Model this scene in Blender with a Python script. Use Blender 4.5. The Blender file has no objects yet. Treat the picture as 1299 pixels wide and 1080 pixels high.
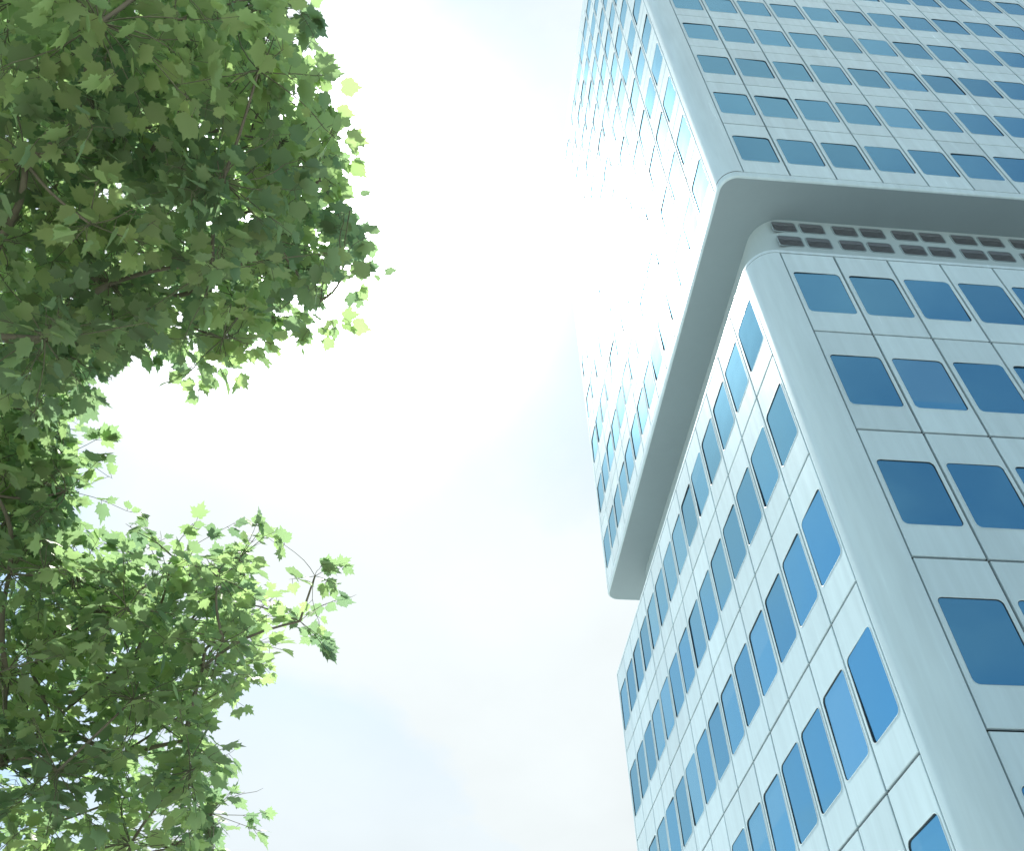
# office tower and overhanging trees, seen from the pavement
CAM_ROT = ((0.99541935, -0.05490600, -0.07826647), (-0.09349657, -0.73004012, -0.67697845), (-0.01996748, 0.68119510, -0.73182959))
CLAD_COL = (.46, .585, .62)
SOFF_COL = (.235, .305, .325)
CLAD_ROUGH = .24
GLASS_BASE = (.02, .08, .15)
GLASS_TINT = (.22, .57, .79)
GLASS_REFL = .55
LEAF_COL = (.20, .255, .13)
LEAF_TR = (.54, .70, .27)
LEAF_TW = .55
SUN_AZ, SUN_EL, SUN_E = 13.5, 57.0, 4.2
SKY_STR = .10
SKY_TINT = (.98, 1.14, 1.05)
VEIL = .62
CLOUD_LOC = (8.62, 4.98, 3.66)
CLOUD_SCALE = 1.5
COVER_A, COVER_B = .16, -.03
CL_BASE, CL_G1, CL_G2, CL_P2 = 4.75, 1.2, 110., 150.
EXPOSURE = .88
SPRIGS_A='-231,325,817 -291,318,829 -181,347,777 -324,404,736 -305,367,781 -287,369,815 -283,270,795 -332,354,769 -260,365,742 -295,273,886 -252,325,812 -190,245,824 -318,405,678 -273,345,802 -176,325,821 -173,393,767 -277,242,824 -288,428,791 -174,297,829 -256,355,824 -242,453,764 -205,359,756 -229,353,745 -264,440,757 -312,338,734 -318,313,857 -345,331,805 -233,348,869 -346,313,828 -179,340,881 -153,337,895 -272,431,796 -306,291,858 -169,310,856 -203,353,866 -234,383,755 -259,331,824 -268,319,865 -185,280,804 -255,349,753 -170,340,787 -299,312,839 -197,285,798 -238,264,905 -294,340,794 -207,245,853 -215,273,818 -176,355,789 -317,259,796 -275,317,772 -257,245,807 -203,416,778 -256,441,728 -294,263,771 -219,378,843 -394,534,859 -425,454,1008 -387,497,1043 -255,475,979 -421,661,944 -381,598,986 -350,326,1109 -394,360,977 -115,463,956 -151,530,962 -127,490,1009 -332,471,981 -371,500,969 -220,623,1035 -328,551,933 -212,576,1042 -392,534,953 -282,354,1050 -353,555,992 -371,351,1003 -247,425,1041 -360,563,873 -384,425,1033 -265,328,1112 -371,412,969 -158,542,1023 -258,288,1009 -368,411,1134 -257,428,943 -243,315,992 -418,579,1019 -336,380,1049 -227,328,1066 -331,341,1127 -185,509,1008 -450,451,1002 -195,521,966 -376,450,898 -224,538,877 -351,426,905 -407,462,927 -274,446,970 -218,398,1106 -462,545,957 -222,362,1026 -440,331,1056 -187,348,1000 -379,587,993 -256,356,983 -145,431,1016 -326,516,854 -443,359,1046 -263,401,1001 -261,308,1072 -195,494,1011 -423,365,1090 -359,332,985 -211,401,1092 -448,334,1068 -274,373,971 -255,366,1022 -269,398,1053 -376,393,968 -411,489,860 -344,433,929 -327,513,978 -159,514,941 -277,354,1094 -354,316,1036 -303,479,1081 -393,326,926 -404,563,869 -432,379,1092 -340,399,1053 -246,370,1052 -369,336,1016 -221,459,969 -278,518,958 -364,420,893 -421,397,1024 -429,563,876 -207,406,1126 -195,407,1128 -259,342,1153 -222,420,1121 -214,306,1068 -332,455,1021 -177,455,1005 -369,315,995 -380,644,971 -244,554,1062 -400,424,897 -236,617,988 -383,380,1043 -302,546,878 -421,391,953 -304,389,1131 -205,385,1102 -432,521,888 -209,560,933 -422,598,947 -293,359,970 -449,589,954 -445,489,1054 -384,560,864 -286,321,992 -397,413,1052 -485,637,937 -158,483,1099 -278,329,1058 -235,318,991 -273,361,1084 -296,559,1047 -275,589,907 -375,381,1109 -184,533,898 -332,616,986 -394,413,901 -399,452,864 -388,603,870 -145,448,1053 -333,483,1083 -424,388,971 -345,466,1055 -368,479,912 -227,357,1141 -388,455,892 -365,449,899 -317,505,869 -349,519,1017 -545,292,706 -196,271,816 -318,247,821 -329,333,760 -107,599,1085 -343,447,706 -392,310,1045 -318,272,1021 -393,292,1146 -181,358,798 -516,101,1025 -310,531,780 -205,228,1093 -450,449,644 -372,486,866 -218,659,1017 -175,206,1197 -607,355,855 -349,500,720 -382,607,883 -589,382,871 -571,392,798 -228,305,860 -143,446,875 -365,481,738 -244,318,1058 -211,346,1176 -154,200,890 -354,56,896 -321,362,787 -292,420,796 -221,314,1070 -136,423,910 -519,190,1098 -326,162,1086 -148,335,824 -535,584,674 -505,152,1098 -151,381,791 -250,362,1046 -508,523,703 -307,313,1016 -561,632,737 -572,109,884 -413,197,945 -355,569,831 -253,525,1089 -366,414,1080 -127,526,942 -232,290,806 -357,409,1097 -215,394,1007 -131,464,1027 -264,420,1075 -575,588,874 -508,318,675 -502,183,860 -573,344,861 -186,592,1038 -261,216,842 -271,314,1006 -323,417,730 -162,365,1060 -191,526,860 -152,377,1071 -367,379,1059 -191,477,1104 -317,278,938 -378,259,944 -171,280,1065 -342,498,932 -757,274,858 -364,180,953 -317,450,1112 -638,440,762 -586,618,742 -297,422,1069 -187,311,1147 -390,199,946 -265,120,846 -186,342,923 -206,322,1121 -476,548,743 -280,411,1007 -298,451,723 -259,421,1060 -115,87,946 -518,107,917 -507,507,905 -276,86,1114 -451,446,618 -363,404,741 -481,237,1120 -353,518,818 -590,253,781 -539,459,985 -155,505,994 -525,420,897 -458,379,1078 -150,416,785 -165,516,990 -364,338,915 -240,603,1042 -267,365,950 -191,360,1042 -329,391,915 -748,371,800 -160,332,998 -411,279,991 -215,530,1091 -634,355,810 -314,418,931 -285,460,1044 -279,578,1002 -597,299,848 -629,465,808 -211,209,879 -186,489,1118 -476,395,1031 -522,59,1104 -310,476,1092 -232,564,964 -549,193,1076 -741,446,749 -421,300,1104 -382,486,770 -458,156,855 -240,304,942 -352,217,1164 -495,403,667 -236,308,923 -261,522,838 -299,479,781 -372,136,840 -228,429,1012 -550,118,888 -151,83,903 -193,547,1026 -199,595,951 -426,236,968 -250,375,865 -373,550,1034 -619,362,714 -425,282,1010 -368,552,901 -372,330,1120 -592,473,790 -534,101,892 -408,686,923 -410,188,1012 -248,417,884 -285,249,1145 -747,427,778 -339,480,722 -337,519,991 -342,520,800 -198,594,1056 -306,482,822 -320,112,1037 -405,468,736 -210,333,1044 -372,234,1001 -527,563,766 -540,634,828 -351,479,825 -166,253,1015 -720,529,800 -343,503,889 -145,241,847 -731,179,872 -357,73,1180 -690,108,934 -377,465,600 -321,310,941 -489,5,1044 -134,524,921 -144,436,926 -454,436,1065 -461,274,1012 -478,134,798 -317,561,879 -463,502,931 -516,576,912 -261,557,1013 -286,540,1006 -631,576,806 -201,175,933 -324,297,1011 -221,316,885 -224,363,826 -361,489,627 -136,363,810 -282,531,852 -230,587,906 -176,488,926 -224,323,954 -351,532,903 -245,355,958 -410,34,985 -410,156,873 -119,402,971 -205,436,808 -600,135,1043 -196,366,964 -177,59,980 -539,228,759 -331,310,1086 -436,571,854 -160,307,861 -211,569,999 -393,496,753 -320,593,1023 -258,412,1104 -441,675,912 -272,224,842 -287,335,1023 -384,259,969 -400,537,986 -334,268,902 -527,595,934 -386,404,1113 -293,301,938 -495,201,872 -281,577,1005 -415,477,1001 -487,729,741 -710,545,807 -262,343,1037 -401,564,829 -416,420,1034 -295,399,966 -250,367,1107 -265,367,852 -504,371,1007 -470,510,671 -256,421,779 -214,369,807 -298,114,873 -649,266,961 -446,335,1112 -212,359,1006 -258,219,1201 -263,424,1131 -736,420,776 -464,442,1016 -367,335,1003 -240,645,1027 -159,515,1092 -424,534,772 -484,409,643 -282,374,846 -209,436,874 -569,373,782 -696,483,868 -704,393,917 -293,489,1105 -292,521,1045 -227,136,922 -293,302,934 -401,316,1047 -251,349,947 -497,581,735 -295,463,785 -667,515,865 -382,595,917 -601,252,833 -242,93,1003 -590,90,999 -670,379,767 -427,366,1027 -379,530,834 -211,47,911 -201,567,870 -654,307,901 -212,331,1107 -175,595,959 -681,319,789 -174,311,866 -397,168,1004 -479,503,1005 -526,176,840 -357,296,956 -192,384,909 -177,407,1068 -239,184,846 -473,312,661 -525,263,764 -148,315,859 -281,413,717 -294,496,849 -325,397,760 -285,554,1041 -237,474,1134 -334,285,803 -585,454,677 -186,483,804 -463,389,1013 -524,497,847 -223,325,896 -197,460,1023 -174,503,911 -546,116,951 -325,345,788 -309,447,793 -178,533,980 -244,168,977 -352,-21,936 -287,61,969 -316,441,914 -230,299,1074 -204,533,861 -349,335,959 -320,498,898 -314,508,850 -263,450,935 -648,411,700 -134,357,906 -420,517,837 -519,584,870 -282,408,1118 -136,371,989 -628,290,814 -221,274,985 -334,352,776 -460,248,1024 -209,248,916 -351,318,766 -290,105,980 -575,370,644 -669,567,734 -412,176,949 -231,383,835 -294,376,779 -391,491,889 -553,121,1024 -625,317,958 -319,271,880 -296,108,834 -248,258,927 -414,470,686 -329,451,787 -432,351,1075 -554,106,791 -415,180,1016 -128,579,1079 -285,416,915 -299,273,1085 -287,314,780 -587,355,885 -343,185,979 -289,464,1063 -287,554,1046 -452,165,853 -588,270,694 -173,402,988 -204,245,1092 -296,512,838 -638,312,780 -657,478,859 -438,499,907 -399,101,839 -190,255,878 -175,515,1098 -400,426,757 -423,555,784 -459,115,757 -313,400,896 -622,325,821 -398,581,984 -455,316,1062 -201,397,1117 -171,43,1099 -296,593,1024 -146,582,987 -589,89,1068 -139,264,859 -149,309,979 -314,317,833 -242,557,871 -414,528,809 -291,429,704 -351,531,826 -412,50,1043 -347,393,719 -150,363,905 -157,569,1029 -477,258,920 -137,492,933 -402,181,1077 -427,537,900 -175,604,967 -163,98,992 -243,459,801 -554,320,626 -735,347,768 -252,237,882 -122,411,968 -301,596,892 -281,294,1057 -526,224,708 -467,287,662 -212,293,959 -243,-22,924 -516,500,953 -365,-1,897 -287,302,1008 -251,220,892 -316,502,706 -176,463,1080 -536,79,955 -591,308,968 -405,449,638 -95,429,876 -486,503,671 -208,114,956 -439,22,862 -541,235,952 -235,542,1013 -365,473,766 -360,563,949 -230,336,1024 -680,282,798 -404,569,928 -533,715,724 -187,299,1057 -141,277,843 -253,623,936 -143,264,855 -335,252,820 -228,336,868 -348,474,714 -115,516,1005 -157,398,944 -394,252,808 -169,404,931 -471,475,767 -246,590,985 -329,546,1015 -221,311,926 -321,341,803 -630,415,804 -320,531,845 -457,191,1038 -232,449,805 -208,406,1002 -258,496,902 -324,408,1122 -404,353,1068 -135,477,902 -203,576,929 -618,424,873 -179,492,819 -209,561,835 -177,144,868 -517,613,730 -510,656,769 -525,274,863 -325,470,780 -212,544,897 -328,532,1036 -313,489,760 -420,576,992 -199,316,1192 -131,448,1057 -174,325,1090 -245,229,852 -245,503,922 -440,645,884 -278,273,797 -446,618,865 -582,533,831 -459,419,717 -429,535,1025 -333,396,796 -265,259,905 -185,387,966 -207,466,762 -329,389,805 -171,429,892 -289,233,885 -383,284,736 -174,389,754 -332,405,1133 -429,172,1141 -462,73,1066 -445,211,940 -408,520,838 -502,492,986 -454,480,1039 -341,467,685 -470,68,1054 -441,424,978 -366,404,1088 -395,434,800 -276,610,924 -154,463,920 -418,582,659 -449,562,961 -275,435,812 -362,305,824 -686,124,912 -162,113,1108 -224,319,1021 -649,526,700 -151,255,983 -508,649,793 -257,306,783 -389,65,1144 -414,152,824 -329,489,865 -507,455,951 -552,149,858 -646,211,946 -132,64,1060 -272,610,986 -363,609,860 -280,-18,917 -306,350,1001 -369,583,893 -360,390,1085 -171,467,851 -250,458,971 -232,270,809 -238,595,995 -239,435,716 -186,467,984 -374,291,976 -369,407,1054 -211,312,971 -400,228,1117 -461,69,827 -359,591,801 -265,535,912 -202,416,1020 -313,443,831 -297,285,991 -330,579,947 -202,423,1026 -251,546,992 -454,498,922 -429,322,1072 -619,221,1009 -419,577,824 -241,542,1014 -322,488,1060 -287,432,847 -270,287,844 -177,82,899 -693,478,789 -215,335,1095 -677,360,841 -316,545,1030 -669,175,835 -178,364,1036 -307,12,980 -115,399,772 -295,394,825 -443,142,869 -226,325,1095 -299,499,954 -294,230,1191 -229,518,910 -471,26,942 -236,507,916 -293,192,806 -201,549,976 -298,611,923 -325,486,726 -263,484,795 -316,203,922 -377,333,899 -397,510,883 -365,409,671 -501,291,725 -742,261,913 -90,421,881 -173,336,1020 -377,421,793 -179,401,750 -346,558,767 -451,63,992 -98,438,790 -222,274,1017 -548,242,1005 -501,647,683 -247,566,930 -353,533,826 -398,484,877 -511,154,947 -303,69,1087 -177,223,940 -213,369,1156 -229,480,1024 -224,316,909 -550,122,1111 -206,505,938 -660,229,782 -189,152,1059 -177,390,875 -276,350,1019 -496,163,836 -588,227,987 -354,248,884 -105,524,1011 -203,377,913 -385,537,918 -189,548,846 -252,472,1128 -143,293,858 -421,519,825 -109,551,1064 -348,493,716 -167,579,1011 -383,401,1094 -276,508,870 -684,353,936 -197,319,1061 -409,617,904 -409,453,751 -279,357,911 -410,9,1102 -244,617,973 -420,459,723 -500,643,717 -164,439,831 -288,446,869 -660,141,942 -329,412,807 -265,402,1032 -236,444,1025 -377,362,1113 -255,592,1042 -328,370,1132 -231,627,918 -734,307,843 -327,357,1023 -225,367,1004 -358,381,1004 -369,278,877 -427,16,1077 -660,466,709 -153,378,910 -209,594,1025 -158,543,985 -445,529,758 -391,673,950 -155,362,779 -707,366,775 -627,358,935 -365,133,955 -332,7,973 -356,380,780 -367,253,984 -439,455,917 -357,228,777 -581,581,749 -593,203,723 -472,542,766 -209,27,960 -272,369,970 -704,370,858 -122,524,1040 -281,324,1089 -275,489,782 -281,309,885 -398,626,928 -335,449,1079 -591,270,928 -296,333,1162 -209,514,933 -144,396,949 -168,517,1054 -233,461,1125 -288,199,826 -317,489,845 -387,507,850 -235,562,870 -232,497,817 -382,302,856 -659,439,854 -179,226,1013 -540,326,1039 -284,432,1126 -145,457,1069 -101,319,828 -530,388,765 -262,160,1102 -157,259,1017 -413,490,1061 -402,345,1116 -479,530,703 -428,434,1053 -191,534,865 -190,247,852 -562,454,898 -103,437,789 -305,281,776 -305,253,878 -243,502,960 -314,51,852 -317,70,824 -381,500,871 -263,314,1096 -549,607,907 -412,598,951 -176,388,1115 -174,411,992 -258,462,770 -196,260,827 -124,287,848 -242,78,1111 -362,555,881 -555,346,964 -428,372,843 -241,261,798 -174,539,1046 -562,592,654 -277,341,848 -271,244,834 -413,567,783 -311,648,969 -323,81,1093 -406,391,1045 -248,346,821 -362,134,797 -286,396,757 -539,431,867 -184,279,947 -403,581,612 -206,342,810 -512,156,779 -233,134,1196 -256,334,1083 -292,339,823 -281,271,939 -504,708,822 -475,599,681 -441,337,1037 -594,455,687 -241,616,971 -737,423,863 -212,523,1026 -379,99,1087 -201,461,798 -354,-20,944 -262,495,877 -566,340,1028 -287,323,916 -254,310,845 -281,334,979 -263,190,902 -140,421,989 -625,248,764 -487,136,705 -210,389,1077 -378,618,901 -391,439,833 -226,367,1076 -201,414,1111 -369,266,910 -468,251,811 -427,544,1023 -475,471,994 -232,613,912 -362,192,917 -184,597,955 -346,613,914 -289,295,1108 -251,440,1027 -158,362,837 -335,586,928 -432,528,824 -478,383,1070 -661,286,995 -264,381,767 -491,56,1000 -146,567,950 -432,302,1028 -167,460,941 -358,591,889 -512,658,665 -425,302,701 -442,285,770 -528,380,1040 -454,647,930 -601,305,937 -400,335,1077 -588,180,989 -195,529,1101 -270,294,1022 -428,326,1059 -690,384,798 -329,20,965 -332,385,794 -438,546,737 -241,246,835 -342,367,716 -203,619,1042 -359,442,805 -474,361,784 -224,602,967 -319,568,847 -367,103,848 -503,117,766 -583,635,757 -288,659,968 -407,282,971 -162,351,945 -362,277,1107 -283,345,1137 -474,75,786 -349,498,878 -395,236,798 -376,656,941 -320,627,1007 -226,512,802 -297,380,798 -287,519,789 -298,484,912 -444,397,1014 -399,592,819 -321,314,1103 -445,182,861 -291,432,1068 -133,352,829 -286,432,735 -346,314,781 -568,266,1022 -352,278,967 -280,537,869 -213,442,1031 -298,441,833 -613,289,853 -434,605,829 -349,440,801 -639,177,992 -360,304,1047 -173,264,889 -318,519,847 -231,312,1044 -252,249,943 -461,-9,1026 -188,497,994 -391,299,1040 -447,313,904 -294,387,1092 -143,135,1046 -353,373,1115 -415,400,1083 -742,493,808 -307,440,1131 -330,534,794 -109,440,922 -582,426,864 -737,366,803 -216,526,781 -406,395,1084 -346,357,1144 -670,202,754 -545,299,783 -599,458,783 -424,183,1071 -439,594,924 -427,467,854 -393,198,831 -270,235,1019 -391,35,843 -352,267,981 -308,299,812 -199,339,1027 -136,477,819 -157,141,1191 -289,398,993 -304,499,779 -523,175,723 -292,324,943 -350,310,1107 -234,370,961 -688,468,726 -475,328,1074 -357,355,1021 -313,250,931 -249,528,837 -245,557,1024 -140,388,944 -155,541,959 -154,383,920 -369,431,850 -432,657,670 -372,315,1011 -188,567,965 -370,438,815 -386,463,901 -156,552,1000 -400,284,1086 -357,326,844 -372,280,877 -261,301,800 -359,99,1000 -426,-6,831 -244,133,1156 -200,190,909 -329,389,921 -199,403,969 -346,413,809 -339,493,1039 -169,531,1055 -231,492,1080 -366,587,876 -248,519,1016 -198,541,849 -626,112,892 -380,474,847 -295,394,768 -216,410,783 -455,78,1080 -529,376,623 -404,504,1025 -616,393,868 -201,324,1028 -227,277,1153 -211,339,1153 -241,295,1119 -194,498,956 -155,436,1082 -323,459,1072 -258,332,903 -432,319,1065 -205,350,773 -505,479,747 -301,454,692 -191,581,1054 -242,424,946 -446,274,1048 -224,288,877 -233,497,1092 -511,523,851 -184,595,1014 -738,280,825 -680,481,884 -287,2,1003 -185,289,962 -230,370,902 -275,81,1117 -319,346,870 -242,382,1041 -341,367,914 -244,317,937 -400,378,1123 -244,551,1086 -403,576,846 -171,507,1030 -324,463,839 -138,368,776 -452,569,961 -241,594,955 -734,213,944 -578,194,910 -486,406,1054 -176,326,929 -414,577,911 -166,492,919 -277,255,1106 -268,277,951 -244,201,1026 -324,146,960 -256,314,1053 -720,374,908 -406,530,938 -170,539,945 -159,570,1006 -446,577,784 -113,397,896 -373,527,967 -406,633,911 -537,398,681 -459,2,908 -211,638,1007 -112,506,994 -677,111,926 -363,277,1019 -286,433,1109 -174,404,1066 -189,352,784 -448,556,644 -257,348,864 -618,152,1054 -271,296,865 -195,41,1065 -467,386,1057 -295,438,703 -230,564,910 -274,261,819 -382,641,873 -230,372,840 -201,474,1050 -197,425,788 -138,82,1012 -225,341,1139 -292,563,879 -609,136,1038 -204,351,819 -490,74,1129 -271,306,818 -298,520,869 -212,353,855 -257,231,804 -333,506,799 -176,536,992 -218,143,971 -309,380,915 -363,575,894 -287,414,785 -249,438,974 -603,511,809 -274,393,1127 -207,406,787 -485,625,871 -375,477,773 -270,359,1015 -141,471,988 -143,524,946 -258,286,1089 -419,567,915 -163,402,901 -550,259,853 -411,681,906 -714,269,874 -229,298,930 -423,613,861 -505,237,1058 -197,341,787 -211,607,958 -514,630,745 -281,397,947 -433,587,763 -359,222,1077 -597,249,1005 -293,498,727 -485,106,1032 -313,168,1109 -336,200,1135 -225,441,758 -499,367,1045 -110,485,892 -633,343,790 -329,362,1075 -194,373,969 -527,576,801 -603,441,956 -261,483,1083 -243,104,902 -287,364,973 -158,393,904 -256,413,789 -319,268,886 -499,308,1084 -282,478,744 -381,307,1049 -292,306,1111 -397,420,874 -394,465,633 -616,209,1029 -319,300,1092 -558,313,954 -326,597,996 -137,482,869 -332,334,1048 -625,337,892 -144,513,1022 -266,275,921 -502,622,925 -195,389,914 -395,635,928 -297,445,734 -159,506,1081 -414,622,925 -148,503,1028 -227,507,879 -455,612,716 -133,285,968 -120,292,929 -106,336,958 -119,336,968 -100,372,914 -92,392,919 -73,447,886 -66,480,878 -81,483,855 -98,542,886 -107,535,859 -131,530,838 -159,554,852 -179,527,777 -234,601,839 -309,579,819 -303,548,763'
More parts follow.
